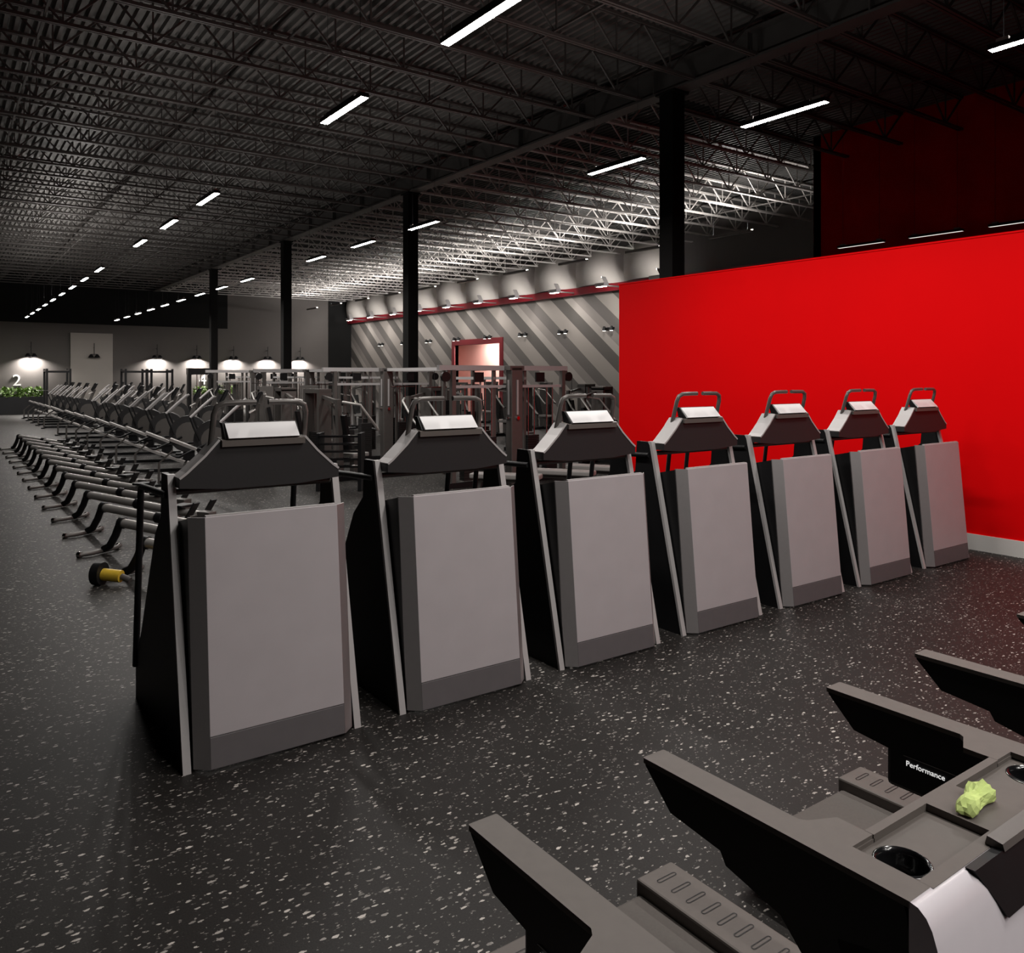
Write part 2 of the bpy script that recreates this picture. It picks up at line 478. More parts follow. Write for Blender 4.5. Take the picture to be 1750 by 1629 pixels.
# ------------------------------------------------------------------ lamps
def make_lamp(light='lamp', upper='lamp_up'):
    t = thing('linear_pendant_lamp', (0,0,0), '', 'lamp')
    MB().box(-0.045, 0.045, -0.53, 0.53, 0.0, 0.045).build('housing', M['black'], t)
    MB().down(-0.04, 0.04, -0.525, 0.525, -0.002).build('diffuser', M[light], t)
    if upper:  # glowing slot and its lips are added, lighting the deck above
        MB().box(-0.045, -0.036, -0.35, 0.35, 0.045, 0.065).box(0.036, 0.045, -0.35, 0.35, 0.045, 0.065).build('added_slot_lip', M['black'], t)
        MB().up(-0.03, 0.03, -0.30, 0.30, 0.047).build('added_up_slot', M[upper], t)
    for s in (-1, 1):
        MB().box(-0.028, 0.028, s*0.42-0.05, s*0.42+0.05, 0.045, 0.08).build('bracket', M['silver'], t)
        MB().cyl((0, s*0.42, 0.08), (0, s*0.42, Z_DECK-4.8+0.02), 0.0022, 4).build('suspension_wire', M['black'], t)
    return t
lamp_kinds = {'plain': [make_lamp(), False], 'dim': [make_lamp('lamp_dim', None), False], 'upper': [make_lamp('lamp', 'lamp_up_far'), False]}
def put_lamp(x, y, label, group, kind='plain'):
    rec = lamp_kinds[kind]
    o = copy_tree(rec[0]) if rec[1] else rec[0]
    rec[1] = True
    o.location = (x, y, 4.8)
    tag(o, label, 'lamp', group)
    return o
cnt = {1: 0, 2: 0}
for k in range(-3, 17):
    if k in (3, 7): continue
    yy = 2.73 + 2.62*k
    for row, xx in ((1, 3.5), (2, 7.4)):
        vis = k >= (1 if row == 1 else 0)
        gname = 'lamps over the rowing machines' if row == 1 else 'lamps along the red wall side'
        if row == 2 and k < 0: continue
        if not vis:
            lab = 'linear pendant lamp out of view, %s back from the frame in the %s row' % (ORD[(0 if row == 1 else -1)-k], 'left' if row == 1 else 'right')
        else:
            cnt[row] += 1
            w = ORD[cnt[row]-1]
            lab = ('bright linear lamp, %s from the front in the left ceiling row' % w) if row == 1 else \
                  ('slim linear lamp, %s from the front in the row nearer the red wall' % w)
        put_lamp(xx, yy, lab, gname, 'upper' if (row == 1 and 9 <= k <= 13) else 'plain')
for k, yy in enumerate((-1.3, -3.9)):  # unseen lamps added to brighten the stair climber fronts
    put_lamp(2.3, yy, 'added unseen fill lamp, %s behind the viewpoint' % ORD[k], 'added fill lamps behind the viewpoint')
for k, yy in enumerate((6.6, 8.13, 9.72)):
    put_lamp(16.15, yy, ['thin lamp above the red wall, partly cut by the right edge', 'thin lamp above the red wall, middle of three',
                         'thin lamp above the red wall, leftmost of three'][k], 'lamps against the dark red wall', 'dim')
# uplight bars hung close under the trusses of the striped wall bay
def make_truss_light():
    t = thing('truss_uplight', (0,0,0), '', 'lamp')
    MB().box(-0.05, 0.05, -0.75, 0.75, -0.05, 0.0).build('housing', M['frame'], t)
    MB().box(-0.06, -0.05, -0.75, 0.75, -0.05, 0.03).box(0.05, 0.06, -0.75, 0.75, -0.05, 0.03).build('lip', M['frame'], t)
    MB().up(-0.045, 0.045, -0.74, 0.74, 0.003).build('glass', M['truss_light'], t)
    for s in (-1, 1):
        MB().cyl((0, s*0.6, 0.0), (0, s*0.6, Z_DECK-6.0+0.02), 0.004, 4).build('suspension_wire', M['black'], t)
    return t
tl0 = make_truss_light()
for k in range(10):
    o = tl0 if k == 0 else copy_tree(tl0)
    o.location = (18.2, 14.9+3.45*k, 6.0)
    tag(o, 'uplight bar under the white lit trusses, %s from the red wall' % ORD[k], 'lamp', 'uplight bars under the trusses')

# fittings on the red ledge: one glass tilted at the barrel above, one washing the striped wall below
def make_uplight():
    t = thing('ledge_lamp', (0,0,0), '', 'lamp')
    MB().box(-0.12, 0.12, -0.32, 0.22, -0.08, 0.06).build('housing', M['silver_paint'], t)
    m = MB(); m.keep = True
    m.add([(-0.1,-0.30,0.07),(0.1,-0.30,0.07),(0.1,-0.14,0.30),(-0.1,-0.14,0.30)], [(3,2,1,0)])
    m.build('barrel_glass', M['uplight'], t)
    MB().prism([(-0.32,0.06),(-0.312,0.06),(-0.148,0.305),(-0.156,0.31)], 'x', -0.11, 0.11).build('reflector', M['edge'], t)
    MB().down(-0.07, 0.07, -0.28, 0.18, -0.083).build('washer_glass', M['washer'], t)
    MB().bar((0.12, 0, -0.01), (1.12, 0, -0.01), 0.05, 0.05).build('bracket', M['steel'], t)
    return t
u0 = make_uplight()
for k, yy in enumerate(sorted(barrel_edges)):
    o = u0 if k == 0 else copy_tree(u0)
    o.location = (X1-0.28-1.10, yy-0.1, ZL-0.05)
    tag(o, 'small lamp on the red ledge, %s from the red wall' % ORD[k], 'lamp', 'lamps on the red ledge')

# double-shade lamps on the far wall
def make_sconce(lit=True):
    t = thing('wall_lamp', (0,0,0), '', 'lamp')
    MB().cyl((0, 0, 0.12), (0, 0, 0.75), 0.018, 6).build('stem', M['black'], t)
    MB().bar((0, 0.02, 0.5), (0, 0.3, 0.5), 0.03, 0.03).build('bracket', M['black'], t)
    MB().bar((-0.16, 0, 0.13), (0.16, 0, 0.13), 0.03, 0.03).build('crossbar', M['black'], t)
    for s in (-1, 1):
        MB().cyl((s*0.15, 0, -0.05), (s*0.15, 0, 0.12), 0.16, 12, r2=0.06, caps=False).cyl((s*0.15, 0, 0.115), (s*0.15, 0, 0.13), 0.06, 10).build('shade', M['black'], t)
        MB().down(s*0.15-0.07, s*0.15+0.07, -0.07, 0.07, 0.02).build('bulb', M['sconce' if lit else 'white'], t)
    return t
s0 = make_sconce()
SX = [0.9, 4.08, 7.09, 10.35, 12.55, 14.7, 16.8, 18.9]
SD = ['cut by the left edge of the picture', 'above the white figure two and leafy planter', 'in front of the beige wall panel',
      'just right of the beige wall panel', 'above the dark pulldown tower', 'just right of the farthest black column', 'just left of the third black column',
      'farthest right on the grey wall']
for k, xx in enumerate(SX):
    o = s0 if k == 0 else (make_sconce(False) if k == 2 else copy_tree(s0))
    o.location = (xx, Y1-0.28, 3.05)
    tag(o, ('unlit' if k == 2 else 'lit') + ' double-shade wall lamp on the far wall, ' + SD[k], 'lamp', 'double-shade lamps on the far wall')

# small twin spot fittings on the striped wall
def make_spot():
    t = thing('twin_spot', (0,0,0), '', 'lamp')
    MB().box(-0.05, 0.0, -0.3, 0.3, -0.03, 0.03).build('bar', M['black'], t)
    for s in (-1, 1):
        MB().cyl((-0.1, s*0.22, -0.10), (-0.1, s*0.22, 0.08), 0.09, 8, r2=0.05).build('spot_head', M['black'], t)
        MB().cyl((-0.1, s*0.22, -0.115), (-0.1, s*0.22, -0.102), 0.07, 8).build('bulb', M['glint'], t)
    return t
sp0 = make_spot()
for k in range(8):
    o = sp0 if k == 0 else copy_tree(sp0)
    o.location = (X1, 24.6+2.97*k, 3.95)
    tag(o, 'small twin spot on the striped wall, %s from the red wall' % ORD[k], 'lamp', 'twin spots on the striped wall')

# ------------------------------------------------------------------ stair climbers
def make_stair():
    t = thing('stair_climber', (0,0,0), '', 'stair climber', 'stair climbers in a row')
    def yz(z): return 0.0 + 0.115*(z/1.27)
    # front shell: flat face with chamfered wings
    def slab(za, zb, pa, pb, th=0.018):
        # upright board between plan points pa and pb (offsets from the sloping front line)
        q = []
        for z in (za, zb):
            y = yz(z)
            q += [(pa[0],y+pa[1],z),(pb[0],y+pb[1],z),(pb[0],y+pb[1]+th,z),(pa[0],y+pa[1]+th,z)]
        return MB().add(q, [(0,3,2,1),(4,5,6,7),(0,1,5,4),(1,2,6,5),(2,3,7,6),(3,0,4,7)])
    slab(0.175, 1.27, (-0.362,0), (0.362,0)).build('front_panel', M['panel'], t, bevel=0.003)
    slab(0.015, 0.172, (-0.362,0), (0.362,0)).build('kick_panel', M['kick'], t, bevel=0.003)
    for s in (-1, 1):
        slab(0.015, 1.268, (s*0.362,0.001), (s*0.430,0.062), 0.012).build('side_bevel', M['bevel'], t)
    MB().box(-0.355, 0.355, 0.122, 0.145, 1.266, 1.277).build('panel_top_lip', M['edge'], t)
    for s in (-1, 1):
        MB().prism([(0.068,0.015),(0.182,1.262),(0.46,1.20),(0.60,0.015)], 'x', min(s*0.412,s*0.43), max(s*0.412,s*0.43)).build('side_liner', M['black'], t)
        xs = s*0.462
        MB().prism([(0.07,0.0),(0.405,1.466),(0.56,1.466),(0.58,1.22),(0.72,1.10),(1.11,0.43),(1.26,0.25),(1.26,0.0)], 'x', xs-0.014, xs+0.014).build('side_plate', M['black'], t)
        MB().prism([(0.055,0.0),(0.39,1.47),(0.43,1.47),(0.41,1.44),(0.075,0.0)], 'x', xs-0.02, xs+0.02).build('edge_rail', M['edge'], t)
        xh = s*0.478
        MB().tube([(xh,0.42,1.36),(xh,0.80,1.345),(xh,1.04,1.335),(xh,1.08,1.325),(xh,1.10,1.29),(xh,1.17,0.75),(xh,1.25,0.20)], 0.020, 8).build('handrail', M['black'], t)
    # console hood
    hp = [(-0.445,1.405),(-0.445,1.452),(-0.41,1.478),(-0.315,1.565),(-0.238,1.65),(0.238,1.65),(0.315,1.565),(0.41,1.478),(0.445,1.452),(0.445,1.405),(0.2,1.385),(-0.2,1.385)]
    h = MB().prism(hp, 'y', 0.285, 0.42).build('console_hood', M['dark'], t)
    for s in (-1, 1):
        mb = MB()
        pts = [(s*0.445,1.456),(s*0.41,1.482),(s*0.315,1.569),(s*0.24,1.653)]
        for p, q in zip(pts[:-1], pts[1:]):
            mb.bar((p[0],0.352,p[1]), (q[0],0.352,q[1]), 0.14, 0.012)
        mb.build('hood_trim', M['edge'], h)
    MB().prism([(0.262,1.615),(0.262,1.648),(0.36,1.662),(0.36,1.63)], 'x', -0.232, 0.232).build('ledge', M['tread_top'], t)
    MB().prism([(0.258,1.660),(0.335,1.738),(0.345,1.734),(0.275,1.655)], 'x', -0.198, 0.198).build('display_back', M['white'], t)
    MB().prism([(0.280,1.655),(0.346,1.740),(0.375,1.740),(0.35,1.65)], 'x', -0.21, 0.21).build('display_housing', M['black'], t)
    for s in (-1, 1):
        MB().tube([(s*0.265,0.40,1.52),(s*0.262,0.36,1.66),(s*0.258,0.325,1.79),(s*0.245,0.315,1.832),(s*0.205,0.31,1.85),(s*0.12,0.31,1.852),(s*0.035,0.312,1.852)], 0.0165, 8).build('handlebar', M['frame'], t)
    MB().cyl((-0.45,0.40,1.375),(0.45,0.40,1.375), 0.018, 8).build('cross_rail', M['frame'], t)
    for k in range(5):
        yy = 0.42 + k*0.18; zz = 0.95 - k*0.20
        MB().box(-0.44, 0.44, yy, yy+0.24, zz-0.03, zz).build('stair_tread', M['dark'], t)
    MB().box(-0.44, 0.44, 0.25, 1.2, 0.0, 0.10).build('base', M['black'], t)
    return t
st0 = make_stair()
st_lab = ['nearest the viewer, largest of the row, by the rowing machines',
          'second from the left, its panel edge beside the nearest machine', 'third from the left, its hood touching the red wall corner',
          'fourth from the left, wholly before the red wall', 'third from the right, before the red wall',
          'second from the right, with a pale side strip, before the red wall', 'farthest and smallest, at the right end by the white baseboard']
for k in range(7):
    o = st0 if k == 0 else copy_tree(st0)
    o.location = (1.482 + 1.218*k, 4.17 + 0.012*k, 0)
    o['label'] = 'grey stair climber ' + st_lab[k]

# ------------------------------------------------------------------ treadmills
def plate_with_hole(mb, x0, x1, y0, y1, cx, cy, r, z, n=32):
    outer, inner = [], []
    for i in range(n):
        t = 2*math.pi*i/n
        c, s = math.cos(t), math.sin(t)
        ks = []
        if c > 1e-9: ks.append((x1-cx)/c)
        if c < -1e-9: ks.append((x0-cx)/c)
        if s > 1e-9: ks.append((y1-cy)/s)
        if s < -1e-9: ks.append((y0-cy)/s)
        k = min(ks)
        outer.append([cx+k*c, cy+k*s, z]); inner.append((cx+r*c, cy+r*s, z))
    for X, Y in ((x0,y0),(x0,y1),(x1,y0),(x1,y1)):
        q = min(outer, key=lambda p: (p[0]-X)**2+(p[1]-Y)**2); q[0], q[1] = X, Y
    mb.add(outer+inner, [(i,(i+1)%n,n+(i+1)%n,n+i) for i in range(n)])

def text_mesh(body, size, extrude=0.0005):
    c = bpy.data.curves.new('lettering', 'FONT')
    c.body = body; c.size = size; c.extrude = extrude; c.align_x = 'CENTER'; c.align_y = 'CENTER'
    o = bpy.data.objects.new('lettering_tmp', c); COL.objects.link(o)
    dg = bpy.context.evaluated_depsgraph_get()
    me = bpy.data.meshes.new_from_object(o.evaluated_get(dg))
    bpy.data.objects.remove(o, do_unlink=True)
    return me

def make_treadmill():
    t = thing('treadmill', (0,0,0), '', 'treadmill', 'treadmills in the foreground')
    ZT = 1.10
    # deck
    MB().box(-0.40, 0.40, 0.25, 2.0, 0.06, 0.17).build('deck', M['black'], t)
    MB().box(-0.245, 0.245, 0.40, 2.015, 0.165, 0.205).build('belt', M['belt'], t, bevel=0.015)
    for s in (-1, 1):
        r = MB().box(min(s*0.235,s*0.41), max(s*0.235,s*0.41), 0.35, 2.03, 0.14, 0.25).build('side_rail', M['tread_top'], t, bevel=0.008)
        for k in range(16):
            yy = 1.97 - k*0.066
            mb = MB()
            # raised grip outline: a long thin rounded slot
            L_, w_ = 0.036, 0.009
            pts = []
            for a in range(8):
                th = -math.pi/2 + math.pi*a/7
                pts.append((L_+w_*math.cos(th), w_*math.sin(th)))
            for a in range(8):
                th = math.pi/2 + math.pi*a/7
                pts.append((-L_+w_*math.cos(th), w_*math.sin(th)))
            inn = [(p[0]*0.93, p[1]*0.6) for p in pts]
            nn = len(pts)
            xc = s*0.325
            vs = [(xc+p[0], yy+p[1], 0.2512) for p in pts] + [(xc+p[0], yy+p[1], 0.2512) for p in inn]
            mb.add(vs, [(i,(i+1)%nn,nn+(i+1)%nn,nn+i) for i in range(nn)])
            mb.build('grip_slot', M['black'], r)
    MB().box(-0.40, 0.40, 2.0, 2.045, 0.05, 0.16).build('rear_cap', M['black'], t)
    MB().prism([(0.10,0.06),(0.10,0.30),(0.20,0.40),(0.40,0.42),(0.62,0.33),(0.66,0.21),(0.66,0.06)], 'x', -0.40, 0.40).build('motor_hood', M['dark'], t, bevel=0.01)
    # uprights
    for s in (-1, 1):
        MB().bar((s*0.372,0.56,0.10), (s*0.372,0.80,0.98), 0.05, 0.12, up=(0,1,0)).build('upright', M['black'], t)
        xa, xb = s*0.40, s*0.331
        xa, xb = min(xa,xb), max(xa,xb)
        a = MB().prism([(0.69,0.80),(0.728,ZT-0.02),(0.735,ZT),(1.352,ZT),(1.35,ZT-0.012),(1.272,ZT-0.088),(1.13,ZT-0.105),(1.115,ZT-0.130),(0.98,ZT-0.16),(0.86,ZT-0.28)], 'x', xa+0.003, xb-0.003).build('arm', M['black'], t)
        xi = s*0.262
        MB().prism([(s*0.40,0.72),(s*0.40,1.352),(s*0.398,1.356),(s*0.333,1.356),(s*0.331,1.352),(s*0.331,0.985),(s*0.322,0.972),(xi,0.944),(xi,0.868),(s*0.331,0.868),(s*0.331,0.72)], 'z', ZT-0.006, ZT+0.006).build('arm_top', M['tread_top'], a)
        if s > 0:
            MB().box(xa+0.006, xb-0.006, 0.82, 1.18, ZT-0.20, ZT-0.09).build('grip_block', M['black'], a, bevel=0.012)
    # console top
    mb = MB()
    mb.box(-0.332, 0.332, 0.72, 0.885, ZT-0.075, ZT-0.070)
    mb.box(-0.261, 0.261, 0.866, 0.885, ZT-0.07, ZT+0.006)     # rim at the user's side
    mb.box(-0.332, 0.332, 0.715, 0.742, ZT-0.07, ZT+0.006)     # front land
    mb.box(-0.062, 0.062, 0.742, 0.866, ZT-0.07, ZT+0.006)     # centre land
    for s in (-1, 1):
        xa, xb = sorted((s*0.258, s*0.3325))
        mb.box(xa, xb, 0.866, 0.89, ZT-0.07, ZT-0.002)
    con = mb.build('console', M['tread_top'], t)
    for s in (-1, 1):
        xa, xb = sorted((s*0.333, s*0.062))
        cx, cy, r = s*0.277, 0.80, 0.047
        mb = MB(); plate_with_hole(mb, xa, xb, 0.742, 0.866, cx, cy, r, ZT-0.010)
        mb.build('tray', M['tread_top'], con)
        mb = MB()
        n = 28
        vs = [];
        for rr, z in ((r+0.005, ZT-0.0085), (r, ZT-0.006), (r-0.002, ZT-0.02), (r-0.006, ZT-0.068)):
            vs += [(cx+rr*math.cos(2*math.pi*i/n), cy+rr*math.sin(2*math.pi*i/n), z) for i in range(n)]
        fs = []
        for q in range(3):
            fs += [(q*n+i, q*n+(i+1)%n, (q+1)*n+(i+1)%n, (q+1)*n+i) for i in range(n)]
        fs.append(tuple(3*n+i for i in range(n)))
        mb.add(vs, fs, True)
        mb.build('cup_holder', M['black_gloss'], con)
    # rounded front cover
    cp = [(0.722,ZT+0.006),(0.706,ZT+0.003),(0.692,ZT-0.008),(0.682,ZT-0.025),(0.674,ZT-0.05),(0.662,ZT-0.10),(0.648,ZT-0.17),(0.635,ZT-0.24),(0.66,ZT-0.25),(0.722,ZT-0.08)]
    fc = MB().prism(cp, 'x', -0.40, 0.40, True).build('front_cover', M['cover'], t)
    # dark display back with slanted ends and a bright top bar
    def fy(z):   # front surface of the cover
        return 0.672 + (z-(ZT-0.06))*0.30
    vs = [(-0.226,0.694,ZT+0.0085),(0.226,0.694,ZT+0.0085),(0.172,0.660,ZT-0.078),(-0.172,0.660,ZT-0.078),
          (-0.226,0.712,ZT+0.0075),(0.226,0.712,ZT+0.0075),(0.172,0.690,ZT-0.078),(-0.172,0.690,ZT-0.078)]
    dp = MB().add(vs, [(0,1,2,3),(7,6,5,4),(0,4,5,1),(1,5,6,2),(2,6,7,3),(3,7,4,0)]).build('display_back', M['black'], t)
    MB().prism([(0.690,ZT+0.008),(0.694,ZT+0.020),(0.722,ZT+0.024),(0.726,ZT+0.007)], 'x', -0.118, 0.118).build('display_edge', M['frame'], dp)
    # thin bright outline of the name plate
    m = MB()
    for (ya, yb, za, zb) in ((0.985,1.13,-0.104,-0.1025),(0.985,0.9865,-0.155,-0.1025)):
        m.box(0.3322, 0.3336, ya, yb, ZT+za, ZT+zb)
    m.build('plate_outline', M['edge'], t)
    # lettering on the inner side of the right arm, with an added glow
    lm = text_mesh('Performance', 0.0195)
    lm.materials.clear(); lm.materials.append(M['lettering'])
    lo = bpy.data.objects.new('lettering', lm); COL.objects.link(lo); lo.parent = t
    lo.matrix_local = Matrix.Translation((0.3318, 1.072, ZT-0.121)) @ Matrix(((0,0,-1,0),(-1,0,0,0),(0,1,0,0),(0,0,0,1)))
    return t
t0 = make_treadmill()
for k, lab in enumerate(('black treadmill arm and deck at the bottom edge, leftmost of three',
                         'treadmill with the green cloth on its console, in the foreground',
                         'treadmill at the right edge, farthest of the foreground three')):
    o = t0 if k == 0 else copy_tree(t0)
    o.location = (0.53+1.215*k, 0, 0)
    o['label'] = lab

# crumpled lime green cloth on the middle console
import bmesh
bm = bmesh.new()
bmesh.ops.create_icosphere(bm, subdivisions=3, radius=1.0)
for v in bm.verts:
    p = v.co.copy()
    an = math.atan2(p.y, p.x)
    fold = 0.13*math.sin(8*p.y+2*p.x+0.5) + 0.12*math.sin(7*p.x-4*p.z+1.0)
    waist = 0.60 + 0.40*min(1, (abs(p.x+0.1)*1.7)**1.5)
    f = 1 + fold
    v.co = Vector((p.x*0.070*(1+0.5*fold), p.y*0.031*f*waist, max(-0.2, p.z)*0.029*f*waist + 0.0105))
me = bpy.data.meshes.new('green_cloth'); bm.to_mesh(me); bm.free()
me.materials.append(M['green_cloth'])
gc = bpy.data.objects.new('green_cloth', me); COL.objects.link(gc)
gc.location = (0.53+1.215+0.015, 0.803, 1.106); gc.rotation_euler = (0, 0, 0.12)
tag(gc, 'crumpled lime green cloth lying on the treadmill console', 'cloth')

# ------------------------------------------------------------------ rowing machines
def make_rower():
    t = thing('rowing_machine', (0,0,0), '', 'rowing machine', 'rowing machines in a slanted row')
    f = MB().tube([(-0.06,-0.26,0.03),(0,-0.16,0.035),(0,0.16,0.035),(-0.06,0.26,0.03)], 0.026, 8).build('rear_foot', M['frame'], t)
    for s in (-1, 1):
        MB().cyl((-0.085, s*0.265, 0.03), (-0.045, s*0.255, 0.03), 0.034, 10).build('foot_cap', M['chrome'], f)
    MB().tube([(0,0,0.05),(0.09,0,0.09),(0.18,0,0.22),(0.25,0,0.37)], 0.042, 8).build('rear_leg', M['black'], t)
    MB().cyl((0.30,0,0.36),(2.30,0,0.21), 0.052, 12).build('rail', M['silver'], t)
    MB().cyl((0.25,0,0.364),(0.31,0,0.36), 0.064, 12).build('rail_cap', M['black'], t)
    MB().cyl((1.16,0,0.296),(1.26,0,0.288), 0.068, 12).build('rail_clamp', M['black'], t)
    MB().box(1.86, 2.06, -0.12, 0.12, 0.30, 0.335).build('seat', M['black'], t, bevel=0.012)
    MB().box(2.26, 2.46, -0.07, 0.07, 0.10, 0.27).build('end_housing', M['frame'], t, bevel=0.01)
    for s in (-1, 1):
        MB().bar((2.20, s*0.15, 0.20), (2.34, s*0.15, 0.40), 0.10, 0.025).build('footrest', M['dark'], t)
    MB().cyl((2.26,-0.19,0.22),(2.26,0.19,0.22), 0.015, 8).build('footrest_bar', M['frame'], t)
    MB().tube([(2.38,-0.24,0.03),(2.38,0,0.05),(2.38,0.24,0.03)], 0.026, 8).build('front_foot', M['frame'], t)
    MB().bar((2.38,0,0.04),(2.38,0,0.14), 0.06, 0.06).build('front_leg', M['frame'], t)
    return t
r0 = make_rower()
RZ = math.radians(-58)
NR = 14
for k in range(NR):
    o = r0 if k == 0 else copy_tree(r0)
    o.location = (1.52 + 0.010*k, 8.75 + 1.29*k, 0); o.rotation_euler = (0, 0, RZ)
    o['label'] = 'silver railed rowing machine, %s counting back from the nearest stair climber' % ORD[k]

wt = thing('floor_roller', (1.27, 8.55, 0), 'small black wheel with a yellow drum lying on the floor', 'exercise wheel', rz=math.radians(-40))
MB().cyl((-0.05,0,0.108),(0.03,0,0.108), 0.108, 20).build('wheel', M['black'], wt, bevel=0.012)
MB().cyl((-0.056,0,0.108),(-0.048,0,0.108), 0.06, 16).build('hub', M['frame'], wt)
MB().cyl((0.03,0,0.10),(0.21,0,0.085), 0.058, 16).build('drum', M['yellow'], wt)
MB().cyl((0.21,0,0.085),(0.30,0.0,0.05), 0.03, 10).build('handle', M['frame'], wt)

# ------------------------------------------------------------------ elliptical trainers
def make_elliptical():
    t = thing('elliptical_trainer', (0,0,0), '', 'elliptical trainer')
    for s in (-1, 1):
        MB().tube([(-0.95,s*0.05,0.02),(-0.95,s*0.05,0.40),(-0.72,s*0.05,0.62)], 0.018, 6).build('rear_post', M['frame'], t)
        MB().tube([(-0.60-0.16*s,s*0.2,0.57+0.20*s),(-0.1,s*0.24,0.45+0.12*s),(0.45,s*0.25,0.60)], 0.026, 8).build('glide_rail', M['black'], t)
        MB().bar((-0.62-0.16*s,s*0.2,0.62+0.20*s),(-0.16-0.16*s,s*0.2,0.42+0.20*s), 0.20, 0.05).build('pedal', M['pad'], t)
        MB().tube([(0.30,s*0.30,0.66),(0.18,s*0.31,0.95),(0.12,s*0.31,1.14)], 0.024, 8).build('swing_lever', M['black'], t)
        MB().tube([(0.12,s*0.31,1.14),(0.34,s*0.29,1.36),(0.56,s*0.27,1.56)], 0.026, 8).build('swing_handle', M['edge'], t)
    MB().bar((-0.95,0,0.05),(0.9,0,0.05), 0.09, 0.07).build('base_beam', M['black'], t)
    MB().box(-1.0,-0.90,-0.22,0.22,0.0,0.04).build('rear_foot', M['black'], t)
    MB().box(0.80,0.96,-0.33,0.33,0.0,0.05).build('front_foot', M['black'], t)
    h = MB().cyl((0.58,-0.15,0.66),(0.58,0.15,0.66), 0.42, 20).build('flywheel_housing', M['dark'], t)
    for s in (-1, 1):
        MB().cyl((0.58,s*0.151,0.66),(0.58,s*0.162,0.66), 0.27, 18).build('side_disc', M['frame'], h)
    MB().box(0.46,0.70,-0.12,0.12,0.03,0.4).build('housing_base', M['black'], t)
    MB().bar((0.55,0,0.9),(0.78,0,1.48), 0.10, 0.09).build('mast', M['frame'], t)
    c = MB().bar((0.70,0,1.42),(0.84,0,1.70), 0.42, 0.05).build('console', M['black'], t)
    MB().bar((0.685,0,1.46),(0.80,0,1.69), 0.33, 0.03).build('screen', M['black_gloss'], c)
    MB().tube([(0.62,-0.24,1.30),(0.72,-0.2,1.36),(0.72,0.2,1.36),(0.62,0.24,1.30)], 0.018, 8).build('fixed_grip', M['silver'], t)
    return t
e0 = make_elliptical()
k = 0
yy = 15.4
while yy < 44 and k < 21:
    if 31.5 < yy < 33.6: yy += 2.15; continue
    o = e0 if k == 0 else copy_tree(e0)
    o.location = (4.2, yy, 0); o.rotation_euler = (0, 0, math.radians(-18))
    tag(o, 'elliptical trainer with bright slanted handles, %s from the front of the row behind the rowers' % ORD[k], 'elliptical trainer', 'ellipticals behind the rowers')
    yy += 2.15; k += 1
for k, yy in enumerate((25.7, 30.0, 31.7, 33.4, 35.4, 37.4, 39.4, 41.4, 43.4)):
    o = copy_tree(e0)
    o.location = (6.3, yy, 0); o.rotation_euler = (0, 0, math.radians(-14))
    tag(o, 'elliptical trainer half hidden, %s from the front of the second row' % ORD[k], 'elliptical trainer', 'ellipticals in the second row')

# ------------------------------------------------------------------ cable stations
def stack(mb, x, y, z0, n_, w, d_):
    for i in range(n_):
        mb.box(x-w/2, x+w/2, y-d_/2, y+d_/2, z0+i*0.045, z0+i*0.045+0.040)

